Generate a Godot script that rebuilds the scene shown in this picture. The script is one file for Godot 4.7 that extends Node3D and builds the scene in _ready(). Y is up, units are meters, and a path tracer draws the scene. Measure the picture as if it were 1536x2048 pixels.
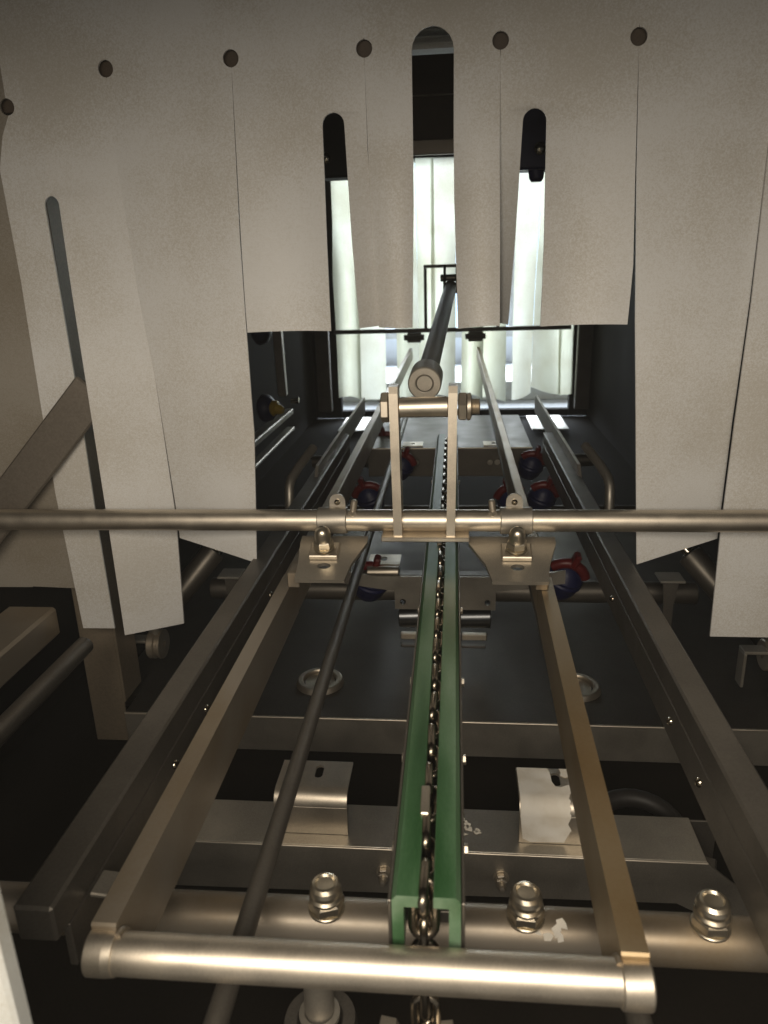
extends Node3D
# Inside of a long crate-washing tunnel seen from its entrance. y = 0 is the tank floor, the chain guide's top is at 0.40, the tunnel runs along -z.

const CX := -0.017        # middle line of the conveyor
var mats := {}
var rng := RandomNumberGenerator.new()
var used := {}

# ---------------------------------------------------------------- names and tags
func numbered(called: String) -> String:
	var n: int = used.get(called, 0)
	used[called] = n + 1
	return called if n == 0 else "%s_%03d" % [called, n]

func tag(o: Node3D, label: String, category: String, group := "") -> Node3D:
	o.set_meta("label", label)
	o.set_meta("category", category)
	if group != "":
		o.set_meta("group", group)
	return o

func thing(called: String, label: String, category: String, at := Vector3.ZERO, group := "") -> Node3D:
	var o := Node3D.new()
	o.name = numbered(called)
	add_child(o)
	o.position = at
	tag(o, label, category, group)
	return o

# Commits a mesh that was collected in WORLD coordinates as a child of `parent` (which only carries an offset).
func obj(called: String, st: SurfaceTool, mat: Material, parent: Node3D = null) -> MeshInstance3D:
	st.generate_normals()
	var m := MeshInstance3D.new()
	m.mesh = st.commit()
	m.material_override = mat
	if parent == null:
		m.name = numbered(called)
		add_child(m)
	else:
		m.name = called
		parent.add_child(m, true)
		var off := Vector3.ZERO
		var p: Node = parent
		while p is Node3D and p != self:
			off += (p as Node3D).position
			p = p.get_parent()
		m.position = -off
	return m

func struct(called: String, st: SurfaceTool, mat: Material, label := "") -> MeshInstance3D:
	var m := obj(called, st, mat)
	m.set_meta("kind", "structure")
	if label != "":
		m.set_meta("label", label)
	return m

# ---------------------------------------------------------------- mesh helpers
func mb() -> SurfaceTool:
	var st := SurfaceTool.new()
	st.begin(Mesh.PRIMITIVE_TRIANGLES)
	st.set_smooth_group(-1)
	return st

func tri(st: SurfaceTool, a: Vector3, b: Vector3, c: Vector3, out: Vector3) -> void:
	var n := (a - c).cross(a - b)
	if n.length_squared() < 1e-18:
		return
	st.add_vertex(a)
	if n.dot(out) >= 0.0:
		st.add_vertex(b)
		st.add_vertex(c)
	else:
		st.add_vertex(c)
		st.add_vertex(b)

func quad(st: SurfaceTool, a: Vector3, b: Vector3, c: Vector3, d: Vector3, out: Vector3) -> void:
	tri(st, a, b, c, out)
	tri(st, a, c, d, out)

# box with chamfered edges
func box(st: SurfaceTool, c: Vector3, s: Vector3, bev := 0.001, bas := Basis.IDENTITY) -> void:
	st.set_smooth_group(-1)
	var h := s * 0.5
	bev = minf(bev, minf(h.x, minf(h.y, h.z)) * 0.8)
	var sg := [-1.0, 1.0]
	var P := func(sx: float, sy: float, sz: float, ax: int) -> Vector3:
		var v := Vector3(sx * (h.x - (0.0 if ax == 0 else bev)), sy * (h.y - (0.0 if ax == 1 else bev)), sz * (h.z - (0.0 if ax == 2 else bev)))
		return c + bas * v
	for s1: float in sg:
		quad(st, P.call(s1, -1, -1, 0), P.call(s1, 1, -1, 0), P.call(s1, 1, 1, 0), P.call(s1, -1, 1, 0), bas * Vector3(s1, 0, 0))
		quad(st, P.call(-1, s1, -1, 1), P.call(1, s1, -1, 1), P.call(1, s1, 1, 1), P.call(-1, s1, 1, 1), bas * Vector3(0, s1, 0))
		quad(st, P.call(-1, -1, s1, 2), P.call(1, -1, s1, 2), P.call(1, 1, s1, 2), P.call(-1, 1, s1, 2), bas * Vector3(0, 0, s1))
		for s2: float in sg:
			quad(st, P.call(s1, s2, -1, 0), P.call(s1, s2, 1, 0), P.call(s1, s2, 1, 1), P.call(s1, s2, -1, 1), bas * Vector3(s1, s2, 0))
			quad(st, P.call(s1, -1, s2, 0), P.call(s1, 1, s2, 0), P.call(s1, 1, s2, 2), P.call(s1, -1, s2, 2), bas * Vector3(s1, 0, s2))
			quad(st, P.call(-1, s1, s2, 1), P.call(1, s1, s2, 1), P.call(1, s1, s2, 2), P.call(-1, s1, s2, 2), bas * Vector3(0, s1, s2))
			for s3: float in sg:
				tri(st, P.call(s1, s2, s3, 0), P.call(s1, s2, s3, 1), P.call(s1, s2, s3, 2), bas * Vector3(s1, s2, s3))

func span(st: SurfaceTool, x0: float, x1: float, y0: float, y1: float, z0: float, z1: float, bev := 0.001) -> void:
	box(st, Vector3(x0 + x1, y0 + y1, z0 + z1) * 0.5, Vector3(absf(x1 - x0), absf(y1 - y0), absf(z1 - z0)), bev)

# a plate between two ends: a long box from a to b, `w` wide along `side` and `t` thick
func bar(st: SurfaceTool, a: Vector3, b: Vector3, w: float, t: float, up := Vector3.UP, bev := 0.001) -> void:
	var z := (b - a).normalized()
	var x := up.cross(z).normalized()
	var y := z.cross(x)
	box(st, (a + b) * 0.5, Vector3(w, t, a.distance_to(b)), bev, Basis(x, y, z))

# lathe: profile of (radius, height) round an axis from `at` along `dir`; segments are smooth round, sharp along unless `soft`
func lathe(st: SurfaceTool, at: Vector3, dir: Vector3, prof: Array, segs := 20, soft := false, turn := 0.0) -> void:
	var y := dir.normalized()
	var x := (Vector3.RIGHT if absf(y.x) < 0.9 else Vector3.UP).cross(y).normalized()
	var z := x.cross(y)
	for i in prof.size() - 1:
		st.set_smooth_group(1 if soft else (2 + i if segs > 8 else -1))
		var p: Vector2 = prof[i]
		var q: Vector2 = prof[i + 1]
		for k in segs:
			var a0 := TAU * k / segs + turn
			var a1 := TAU * (k + 1) / segs + turn
			var d0 := x * cos(a0) + z * sin(a0)
			var d1 := x * cos(a1) + z * sin(a1)
			var nrm := (d0 + d1) * 0.5 * (q.y - p.y) - y * (q.x - p.x)
			quad(st, at + d0 * p.x + y * p.y, at + d1 * p.x + y * p.y, at + d1 * q.x + y * q.y, at + d0 * q.x + y * q.y, nrm)
	st.set_smooth_group(-1)

func rod(st: SurfaceTool, a: Vector3, b: Vector3, r: float, segs := 20, bev := 0.0015) -> void:
	var l := a.distance_to(b)
	lathe(st, a, b - a, [Vector2(0, 0), Vector2(r - bev, 0), Vector2(r, bev), Vector2(r, l - bev), Vector2(r - bev, l), Vector2(0, l)], segs)

func hexnut(st: SurfaceTool, at: Vector3, dir: Vector3, r: float, h: float, turn := 0.0) -> void:
	lathe(st, at, dir, [Vector2(0, 0), Vector2(r * 0.86, 0), Vector2(r, h * 0.14), Vector2(r, h * 0.86), Vector2(r * 0.86, h), Vector2(0, h)], 6, false, turn)

# tube swept along a path
func sweep(st: SurfaceTool, path: Array, r: float, segs := 12, closed := false) -> void:
	var n := path.size()
	var rings := []
	var up := Vector3.UP
	for i in n:
		var a: Vector3 = path[(i - 1 + n) % n] if closed or i > 0 else path[i]
		var b: Vector3 = path[(i + 1) % n] if closed or i < n - 1 else path[i]
		var t := (b - a).normalized()
		var x := up.cross(t)
		if x.length() < 0.05:
			x = Vector3.RIGHT.cross(t)
		x = x.normalized()
		if i > 0 and x.dot(rings[i - 1][1]) < 0:
			x = -x
		rings.append([path[i], x, t])
	st.set_smooth_group(1)
	var cnt := n if closed else n - 1
	for i in cnt:
		var A: Array = rings[i]
		var B: Array = rings[(i + 1) % n]
		for k in segs:
			var v := []
			for q in [[A, k], [A, k + 1], [B, k + 1], [B, k]]:
				var ang: float = TAU * (q[1] % segs) / segs
				var yv: Vector3 = (q[0][2] as Vector3).cross(q[0][1])
				v.append(q[0][0] + (q[0][1] * cos(ang) + yv * sin(ang)) * r)
			quad(st, v[0], v[1], v[2], v[3], (v[0] + v[1] + v[2] + v[3]) * 0.25 - (A[0] + B[0]) * 0.5)
	st.set_smooth_group(-1)
	if not closed:
		for e in [[rings[0], -1.0], [rings[n - 1], 1.0]]:
			var yv2: Vector3 = (e[0][2] as Vector3).cross(e[0][1])
			for k in segs:
				var a0 := TAU * k / segs
				var a1 := TAU * (k + 1) / segs
				tri(st, e[0][0], e[0][0] + (e[0][1] * cos(a0) + yv2 * sin(a0)) * r, e[0][0] + (e[0][1] * cos(a1) + yv2 * sin(a1)) * r, e[0][2] * e[1])

# flat polygon (x, y in the plane of `bas`' x and y) extruded along bas.z from 0 to depth, with its origin at `at`
func prism(st: SurfaceTool, poly: PackedVector2Array, depth: float, at: Vector3, bas := Basis.IDENTITY) -> void:
	st.set_smooth_group(-1)
	var ids := Geometry2D.triangulate_polygon(poly)
	var P := func(v: Vector2, d: float) -> Vector3: return at + bas * Vector3(v.x, v.y, d)
	for i in range(0, ids.size(), 3):
		tri(st, P.call(poly[ids[i]], 0.0), P.call(poly[ids[i + 1]], 0.0), P.call(poly[ids[i + 2]], 0.0), -bas.z * depth)
		tri(st, P.call(poly[ids[i]], depth), P.call(poly[ids[i + 1]], depth), P.call(poly[ids[i + 2]], depth), bas.z * depth)
	var cw := Geometry2D.is_polygon_clockwise(poly)
	for i in poly.size():
		var a := poly[i]
		var b := poly[(i + 1) % poly.size()]
		var e := b - a
		var o2 := Vector2(-e.y, e.x) if cw else Vector2(e.y, -e.x)
		quad(st, P.call(a, 0.0), P.call(b, 0.0), P.call(b, depth), P.call(a, depth), bas * Vector3(o2.x, o2.y, 0))

# plate in the same sense with a rounded slot cut through, centred at `sc`, half width r, half straight length sl (along y)
func slotted(st: SurfaceTool, x0: float, x1: float, y0: float, y1: float, sc: Vector2, r: float, sl: float, depth: float, at: Vector3, bas: Basis) -> void:
	for sd: float in [-1.0, 1.0]:
		var pts := PackedVector2Array()
		var xe: float = x0 if sd < 0 else x1
		pts.append(Vector2(sc.x, y0)); pts.append(Vector2(xe, y0)); pts.append(Vector2(xe, y1)); pts.append(Vector2(sc.x, y1))
		for k in 9:
			var a := PI / 2 * (1.0 - k / 4.0)
			pts.append(Vector2(sc.x + sd * r * cos(a), sc.y + r * sin(a) + (sl if k < 4 else (-sl if k > 4 else sl))))
			if k == 4:
				pts.append(Vector2(sc.x + sd * r, sc.y - sl))
		prism(st, pts, depth, at, bas)

# ---------------------------------------------------------------- materials
func noise_tex(size: int, freq: float, lo: float, hi: float, grain: float, sd: int, stretch := 1.0, tint := Color.WHITE) -> ImageTexture:
	var n := FastNoiseLite.new()
	n.seed = sd
	n.frequency = freq
	n.fractal_octaves = 4
	var base := n.get_seamless_image(size, size)
	var r := RandomNumberGenerator.new()
	r.seed = sd * 7 + 1
	var im := Image.create(size, size, false, Image.FORMAT_RGB8)
	for y in size:
		var streak := 0.0
		if stretch > 1.0:
			streak = r.randf_range(-1, 1) * grain
		for x in size:
			var v := lerpf(lo, hi, base.get_pixel(x, y).r)
			if stretch > 1.0:
				v += streak + r.randf_range(-1, 1) * grain * 0.3
			else:
				v += r.randf_range(-1, 1) * grain
			v = clampf(v, 0, 1)
			im.set_pixel(x, y, Color(lerpf(tint.r, 1, v), lerpf(tint.g, 1, v), lerpf(tint.b, 1, v)) if tint != Color.WHITE else Color(v, v, v))
	return ImageTexture.create_from_image(im)

func material(called: String, col: Color, metal: float, rough: float, tex: Texture2D = null, sc := 3.0, rtex: Texture2D = null, bump: Texture2D = null, bs := 0.3) -> StandardMaterial3D:
	var m := StandardMaterial3D.new()
	m.resource_name = called
	m.albedo_color = col
	m.metallic = metal
	m.roughness = rough
	m.uv1_triplanar = true
	m.uv1_world_triplanar = true
	m.uv1_scale = Vector3.ONE * sc
	if tex:
		m.albedo_texture = tex
	if rtex:
		m.roughness_texture = rtex
	if bump:
		m.normal_enabled = true
		m.normal_texture = bump
		m.normal_scale = bs
	mats[called] = m
	return m

func make_materials() -> void:
	var smudge := noise_tex(512, 0.008, 0.88, 1.0, 0.05, 3)
	var stain := noise_tex(512, 0.004, 0.35, 1.5, 0.05, 11, 1.0, Color(0.74, 0.63, 0.44))
	var rgh := noise_tex(512, 0.012, 0.80, 1.08, 0.05, 5)
	var speck := noise_tex(512, 0.004, -0.1, 1.5, 0.55, 8, 1.0, Color(0.90, 0.88, 0.845))
	var worn := noise_tex(512, 0.006, 0.0, 1.1, 0.08, 21, 1.0, Color(0.20, 0.44, 0.22))
	var fine := FastNoiseLite.new()
	fine.seed = 4
	fine.frequency = 0.22
	var bimg := fine.get_seamless_image(256, 256)
	bimg.bump_map_to_normal_map(2.0)
	var bump := ImageTexture.create_from_image(bimg)
	material("steel", Color(0.72, 0.695, 0.65), 0.80, 0.47, smudge, 3.0, rgh)
	material("stained", Color(0.63, 0.595, 0.545), 0.70, 0.46, stain, 1.3, rgh)
	material("golden", Color(0.64, 0.58, 0.48), 0.70, 0.46, stain, 1.3, rgh)  # like the other bar steel, with a yellower base colour all over
	material("bright", Color(0.88, 0.84, 0.775), 0.95, 0.46, smudge, 4.0, rgh)
	material("chrome", Color(0.86, 0.82, 0.74), 1.0, 0.16, smudge, 6.0)
	material("satin", Color(0.90, 0.86, 0.78), 0.95, 0.28, smudge, 6.0)
	material("dull", Color(0.45, 0.43, 0.40), 0.75, 0.48, smudge, 2.0, rgh)
	material("tank", Color(0.36, 0.34, 0.31), 0.75, 0.46, smudge, 1.5, rgh)
	material("tank_gloss", Color(0.42, 0.43, 0.44), 1.0, 0.30, smudge, 1.5)
	material("wall", Color(0.13, 0.115, 0.095), 0.0, 0.85, smudge, 1.2).metallic_specular = 0.2
	material("post", Color(0.52, 0.475, 0.41), 0.35, 0.5, smudge, 1.0)
	material("smooth", Color(0.50, 0.47, 0.43), 0.6, 0.5, smudge, 1.0)
	material("chain", Color(0.62, 0.58, 0.52), 1.0, 0.26, smudge, 8.0)
	var c := material("curtain", Color(0.80, 0.80, 0.795), 0.0, 0.58, speck, 1.6)
	material("curtain_shaded", Color(0.55, 0.53, 0.495), 0.0, 0.5, speck, 1.6)  # darker curtain copy for the outer left flaps; their shade is in the colour
	c.backlight_enabled = true
	c.backlight = Color(0.10, 0.10, 0.095)
	var f := material("far_strip", Color(0.88, 0.89, 0.84), 0.0, 0.5, speck, 1.5)
	f.backlight_enabled = true
	f.backlight = Color(1.0, 1.0, 0.97)
	var f2 := material("far_strip_green", Color(0.88, 0.885, 0.86), 0.0, 0.5, speck, 1.5)
	f2.backlight_enabled = true
	f2.backlight = Color(1.0, 1.0, 0.96)
	material("green", Color(0.44, 0.53, 0.44), 0.0, 0.36, worn, 2.2).uv1_scale = Vector3(5.0, 5.0, 0.7)
	material("blue", Color(0.03, 0.06, 0.26), 0.0, 0.45)
	material("red", Color(0.38, 0.02, 0.03), 0.0, 0.4)
	material("yellow", Color(0.72, 0.60, 0.14), 0.0, 0.4)
	material("label", Color(0.97, 0.955, 0.92), 0.0, 0.8, speck, 9.0)
	material("panel", Color(0.80, 0.81, 0.80), 0.0, 0.5, speck, 3.0)
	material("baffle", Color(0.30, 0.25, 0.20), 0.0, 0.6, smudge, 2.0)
	material("rubber", Color(0.12, 0.11, 0.10), 0.0, 0.55)
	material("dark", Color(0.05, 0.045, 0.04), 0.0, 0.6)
	material("room", Color(0.86, 0.88, 0.90), 0.0, 0.8)
	var w := material("window", Color(0.9, 0.95, 1.0), 0.0, 0.5)
	w.emission_enabled = true
	w.emission = Color(0.66, 0.82, 0.96)
	w.emission_energy_multiplier = 0.95

# ---------------------------------------------------------------- strip curtain
# Edges are lists of Vector2(x, y) from top to bottom; a hole or slot end is worked in as an arc.
func arc_edge(xc: float, yc: float, r: float, side: float, top: float, below: Array, whole: bool) -> Array:
	var e := [Vector2(xc, top)]
	var k1 := 10 if whole else 5
	for k in k1 + 1:
		var a := PI / 2 - PI * k / 10.0
		e.append(Vector2(xc + side * maxf(r * cos(a), 0.0), yc + r * sin(a)))
	e.append_array(below)
	return e

func edge_x(e: Array, y: float) -> float:
	for i in e.size() - 1:
		var a: Vector2 = e[i]
		var b: Vector2 = e[i + 1]
		if y <= a.y and y >= b.y:
			return lerpf(a.x, b.x, (a.y - y) / maxf(a.y - b.y, 1e-6))
	return (e[0] as Vector2).x if y > (e[0] as Vector2).y else (e[-1] as Vector2).x

# one hanging strip; warp = [swing per metre of drop, curl across, ripple]
func strip(st: SurfaceTool, L: Array, R: Array, top: float, bl: float, br: float, z: float, warp: Array, thick := 0.003, k := 1.0, eye := Vector3.ZERO) -> void:
	var rows := [0.0]
	var ys := {}
	for e in [[L, bl], [R, br]]:
		for p: Vector2 in e[0]:
			var t: float = (top - p.y) / (top - (e[1] as float))
			if t > 0.002 and t < 0.998:
				ys[snappedf(t, 0.0005)] = true
	for i in range(1, 24):
		ys[snappedf(i / 24.0, 0.0005)] = true
	ys[1.0] = true
	var keys := ys.keys()
	keys.sort()
	rows.append_array(keys)
	var nu := 8
	var front := []
	var back := []
	var ph: float = warp[2] * 100.0
	for t: float in rows:
		var fr := []
		var bk := []
		var yl := lerpf(top, bl, t)
		var yr := lerpf(top, br, t)
		var xl := edge_x(L, yl)
		var xr := edge_x(R, yr)
		for i in nu + 1:
			var u := float(i) / nu
			var y := lerpf(yl, yr, u)
			var x := lerpf(xl, xr, u)
			var drop := maxf(0.0, 0.97 - y)
			var dz: float = warp[0] * drop + warp[1] * (u - 0.5) * drop + warp[2] * sin(drop * 7.0 + ph) * minf(drop * 3.0, 1.0) + warp[3] * (u - 0.5) * (u - 0.5) * minf(drop * 4.0, 1.0)
			var p := Vector3(x * k, eye.y + (y - eye.y) * k, z + dz)
			fr.append(p + Vector3(0, 0, thick * 0.5))
			bk.append(p - Vector3(0, 0, thick * 0.5))
		front.append(fr)
		back.append(bk)
	for r in rows.size() - 1:
		for i in nu:
			st.set_smooth_group(1)
			quad(st, front[r][i], front[r][i + 1], front[r + 1][i + 1], front[r + 1][i], Vector3(0, 0, 1))
			if thick <= 0.0:
				continue
			st.set_smooth_group(2)
			quad(st, back[r][i], back[r][i + 1], back[r + 1][i + 1], back[r + 1][i], Vector3(0, 0, -1))
		if thick <= 0.0:
			continue
		st.set_smooth_group(3)
		quad(st, front[r][0], back[r][0], back[r + 1][0], front[r + 1][0], Vector3(-1, 0, 0))
		quad(st, front[r][nu], back[r][nu], back[r + 1][nu], front[r + 1][nu], Vector3(1, 0, 0))
	st.set_smooth_group(-1)
	if thick <= 0.0:
		return
	var e := rows.size() - 1
	for i in nu:
		quad(st, front[e][i], front[e][i + 1], back[e][i + 1], back[e][i], Vector3(0, -1, 0))

func V(x: float, y: float) -> Vector2:
	return Vector2(x, y)

func near_curtain() -> void:
	var cur := thing("strip_curtain", "pale grey plastic strip curtain with slits ending in round holes and three tall slots", "curtain", Vector3(-0.1, 0.3, -0.965))
	var Z := -0.965
	var K := 0.965 / 0.95
	var eye := Vector3(0, 0.76, 0)
	var T := 1.035
	var m: Material = mats.curtain
	var h := mb()
	for x in [[-0.80, -0.55], [-0.55, -0.3], [-0.3, 0.0], [0.0, 0.3], [0.3, 0.62]]:
		span(h, x[0] * K, x[1] * K, eye.y + (T - eye.y) * K, 1.29, Z - 0.0015, Z + 0.0015, 0.00001)
	obj("header_sheet", h, m, cur)
	for x in [[-0.66, -0.058], [0.010, 0.50]]:
		var bk := mb()
		span(bk, x[0], x[1], 0.955 if x[0] < 0 else 0.983, 1.03, Z - 0.012, Z - 0.017, 0.001)
		obj("backing_bar", bk, mats.baffle, cur)
	var hr := 0.0092
	var hol := func(x: float, y: float, side: float, below: Array) -> Array: return arc_edge(x, y, hr, side, T, below, true)
	var slt := func(x: float, apex: float, r: float, side: float, below: Array) -> Array: return arc_edge(x, apex - r, r, side, T, below, false)
	# each: left edge, right edge, bottom left, bottom right, warp [swing, curl, ripple, cup]
	var S := [
		[[V(-0.80, T), V(-0.74, 0.2)], [V(-0.640, T), V(-0.638, 0.7), V(-0.634, 0.3)], 0.32, 0.318, [-0.03, -0.01, 0.001, 0.0]],
		[[V(-0.6385, T), V(-0.636, 0.7), V(-0.629, 0.3)], hol.call(-0.534, 0.956, -1.0, [V(-0.546, 0.925), V(-0.5575, 0.888), V(-0.550, 0.80), V(-0.541, 0.604), V(-0.538, 0.47), V(-0.545, 0.31)]), 0.323, 0.320, [-0.022, 0.0, 0.001, 0.0]],
		[hol.call(-0.534, 0.956, 1.0, [V(-0.546, 0.925), V(-0.5570, 0.888), V(-0.555, 0.759), V(-0.558, 0.604), V(-0.560, 0.47), V(-0.554, 0.26)]), slt.call(-0.496, 0.856, 0.0108, -1.0, [V(-0.505, 0.708), V(-0.504, 0.59), V(-0.506, 0.44), V(-0.505, 0.26)]), 0.2605, 0.261, [-0.005, 0.0, 0.0005, 0.0]],
		[slt.call(-0.496, 0.856, 0.0108, 1.0, [V(-0.484, 0.745), V(-0.481, 0.61), V(-0.478, 0.44), V(-0.475, 0.26)]), hol.call(-0.406, 0.990, -1.0, [V(-0.4041, 0.888), V(-0.4005, 0.736), V(-0.3945, 0.622), V(-0.3915, 0.433), V(-0.4010, 0.26)]), 0.266, 0.267, [0.012, -0.055, 0.001, 0.0]],
		[hol.call(-0.406, 0.990, 1.0, [V(-0.4068, 0.888), V(-0.4015, 0.736), V(-0.3935, 0.622), V(-0.3890, 0.433), V(-0.390, 0.37)]), hol.call(-0.256, 0.993, -1.0, [V(-0.2575, 0.935), V(-0.2605, 0.798), V(-0.2605, 0.69), V(-0.2605, 0.56), V(-0.266, 0.462), V(-0.2715, 0.37)]), 0.4035, 0.380, [0.018, 0.06, 0.0025, 0.0]],
		[hol.call(-0.256, 0.993, 1.0, [V(-0.2565, 0.935), V(-0.2575, 0.798), V(-0.257, 0.68)]), slt.call(-0.1405, 0.932, 0.0128, -1.0, [V(-0.154, 0.794), V(-0.154, 0.68)]), 0.6885, 0.687, [0.01, -0.05, 0.002, 0.05]],
		[slt.call(-0.1405, 0.932, 0.0128, 1.0, [V(-0.1235, 0.793), V(-0.1170, 0.68)]), hol.call(-0.102, 0.995, -1.0, [V(-0.1025, 0.892), V(-0.0975, 0.781), V(-0.0915, 0.68)]), 0.690, 0.690, [-0.012, -0.12, 0.001, 0.0]],
		[hol.call(-0.102, 0.995, 1.0, [V(-0.1018, 0.892), V(-0.1005, 0.781), V(-0.0955, 0.68)]), slt.call(-0.025, 1.013, 0.0235, -1.0, [V(-0.0486, 0.9), V(-0.0490, 0.835), V(-0.0530, 0.68)]), 0.6885, 0.688, [0.012, 0.04, 0.002, -0.05]],
		[slt.call(-0.025, 1.013, 0.0235, 1.0, [V(-0.0016, 0.9), V(-0.001, 0.834), V(0.004, 0.68)]), hol.call(0.050, 0.995, -1.0, [V(0.0508, 0.885), V(0.0530, 0.776), V(0.0545, 0.68)]), 0.687, 0.689, [0.012, -0.02, 0.002, 0.05]],
		[hol.call(0.050, 0.995, 1.0, [V(0.0516, 0.885), V(0.0535, 0.776), V(0.0540, 0.68)]), slt.call(0.0895, 0.926, 0.0132, -1.0, [V(0.0705, 0.787), V(0.0635, 0.68)]), 0.690, 0.690, [-0.012, 0.15, 0.001, 0.0]],
		[slt.call(0.0895, 0.926, 0.0132, 1.0, [V(0.104, 0.786), V(0.103, 0.68)]), hol.call(0.199, 0.991, -1.0, [V(0.2005, 0.954), V(0.203, 0.853), V(0.206, 0.755), V(0.203, 0.68)]), 0.687, 0.688, [0.01, 0.04, 0.002, 0.06]],
		[hol.call(0.199, 0.991, 1.0, [V(0.2012, 0.954), V(0.2055, 0.853), V(0.2145, 0.691), V(0.2385, 0.37)]), hol.call(0.348, 0.985, -1.0, [V(0.3485, 0.711), V(0.346, 0.567), V(0.346, 0.39)]), 0.381, 0.407, [0.018, -0.05, 0.0025, 0.0]],
		[hol.call(0.348, 0.985, 1.0, [V(0.3465, 0.711), V(0.3425, 0.567), V(0.340, 0.42), V(0.3405, 0.25)]), [V(0.4985, T), V(0.50, 0.25)], 0.279, 0.272, [0.03, -0.02, 0.002, 0.0]],
		[[V(0.4995, T), V(0.503, 0.25)], [V(0.62, T), V(0.62, 0.25)], 0.272, 0.27, [0.01, 0.03, 0.002, 0.0]],
	]
	var bits := ["outer flap beside the left wall, its colour darkened as in shade", "", "", "", "", "", "narrow strip turned slightly edge-on", "", "", "narrow strip turned slightly edge-on", "", "", "", ""]
	for i in S.size():
		var st := mb()
		strip(st, S[i][0], S[i][1], T, S[i][2], S[i][3], Z, S[i][4], 0.003, K, eye)
		var o := obj("strip", st, mats.curtain_shaded if i < 2 else m, cur)
		if bits[i] != "":
			o.set_meta("label", bits[i])

# ---------------------------------------------------------------- conveyor
func pusher_frame() -> void:
	var f := thing("pusher_frame", "long stainless U-frame with a round front bar joining its two flat side bars", "frame", Vector3(-0.05, 0.325, -0.34))
	var st := mb()
	rod(st, Vector3(-0.224, 0.361, -0.333), Vector3(0.108, 0.3622, -0.333), 0.0126, 32, 0.002)
	obj("front_bar", st, mats.bright, f)
	for s in [[-0.224, -0.208, "stained steel side bar left of the chain guide"], [0.1065, 0.1225, "side bar in golden brown steel"]]:
		st = mb()
		# the near end is cut off slanting under the tube; the right bar leans in a little over its first half metre
		var lean: float = 0.0 if s[0] < 0 else -0.0188
		prism(st, PackedVector2Array([V(-0.336, 0.3785), V(-0.3375, 0.380), V(-0.885, 0.380), V(-0.885, 0.325), V(-0.368, 0.325), V(-0.336, 0.366)]), 0.016, Vector3(s[0] + lean * 0.885, 0, 0), Basis(Vector3(lean, 0, 1), Vector3.UP, Vector3.RIGHT))
		span(st, s[0], s[1], 0.325, 0.380, -0.8851, -3.72, 0.0015)
		obj("side_bar", st, mats.stained if s[0] < 0 else mats.golden, f).set_meta("label", s[2])
		st = mb()
		var xf: float = s[0] if s[0] < 0 else 0.0965
		var xm: float = xf + 0.008
		# rounded boss where bar and tube are welded, closing the end of the tube
		lathe(st, Vector3(xf - 0.001, 0.3615, -0.333), Vector3.RIGHT, [V(0, 0), V(0.0132, 0), V(0.0142, 0.001), V(0.0142, 0.012 if s[0] < 0 else 0.0165), V(0.0136, 0.0175), V(0.0126, 0.0178)], 32)
		obj("end_boss", st, mats.bright, f)
		st = mb()
		var wp := []
		for k in 9:
			var a := -0.5 + k * 0.26
			wp.append(Vector3(xm + (0.0095 if s[0] < 0 else -0.0092), 0.3615 + 0.0128 * sin(a), -0.333 - 0.0128 * cos(a)))
		sweep(st, wp, 0.0024, 8)
		obj("weld_bead", st, mats.stained, f)

func cap_nut(called: String, parent: Node3D, at: Vector3, up: Vector3, r: float) -> void:
	var st := mb()
	lathe(st, at, up, [V(0, 0), V(r * 1.22, 0), V(r * 1.28, 0.0005), V(r * 1.28, 0.0016), V(r * 1.2, 0.002), V(r * 0.95, 0.002), V(r * 0.95, 0.0032), V(r * 1.15, 0.0034), V(r * 1.15, 0.0050), V(0, 0.0050)], 24)
	hexnut(st, at + up * 0.0050, up, r * 1.12, r * 0.92, 0.3)
	var d := [V(r * 0.93, 0), V(r * 0.92, r * 0.75)]
	for k in 9:
		var a := PI / 2 * k / 8.0
		d.append(V(r * 0.90 * cos(a), r * 0.8 + r * 0.95 * sin(a)))
	lathe(st, at + up * (0.0050 + r * 0.91), up, d, 24, true)
	obj(called, st, mats.satin, parent)

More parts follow.
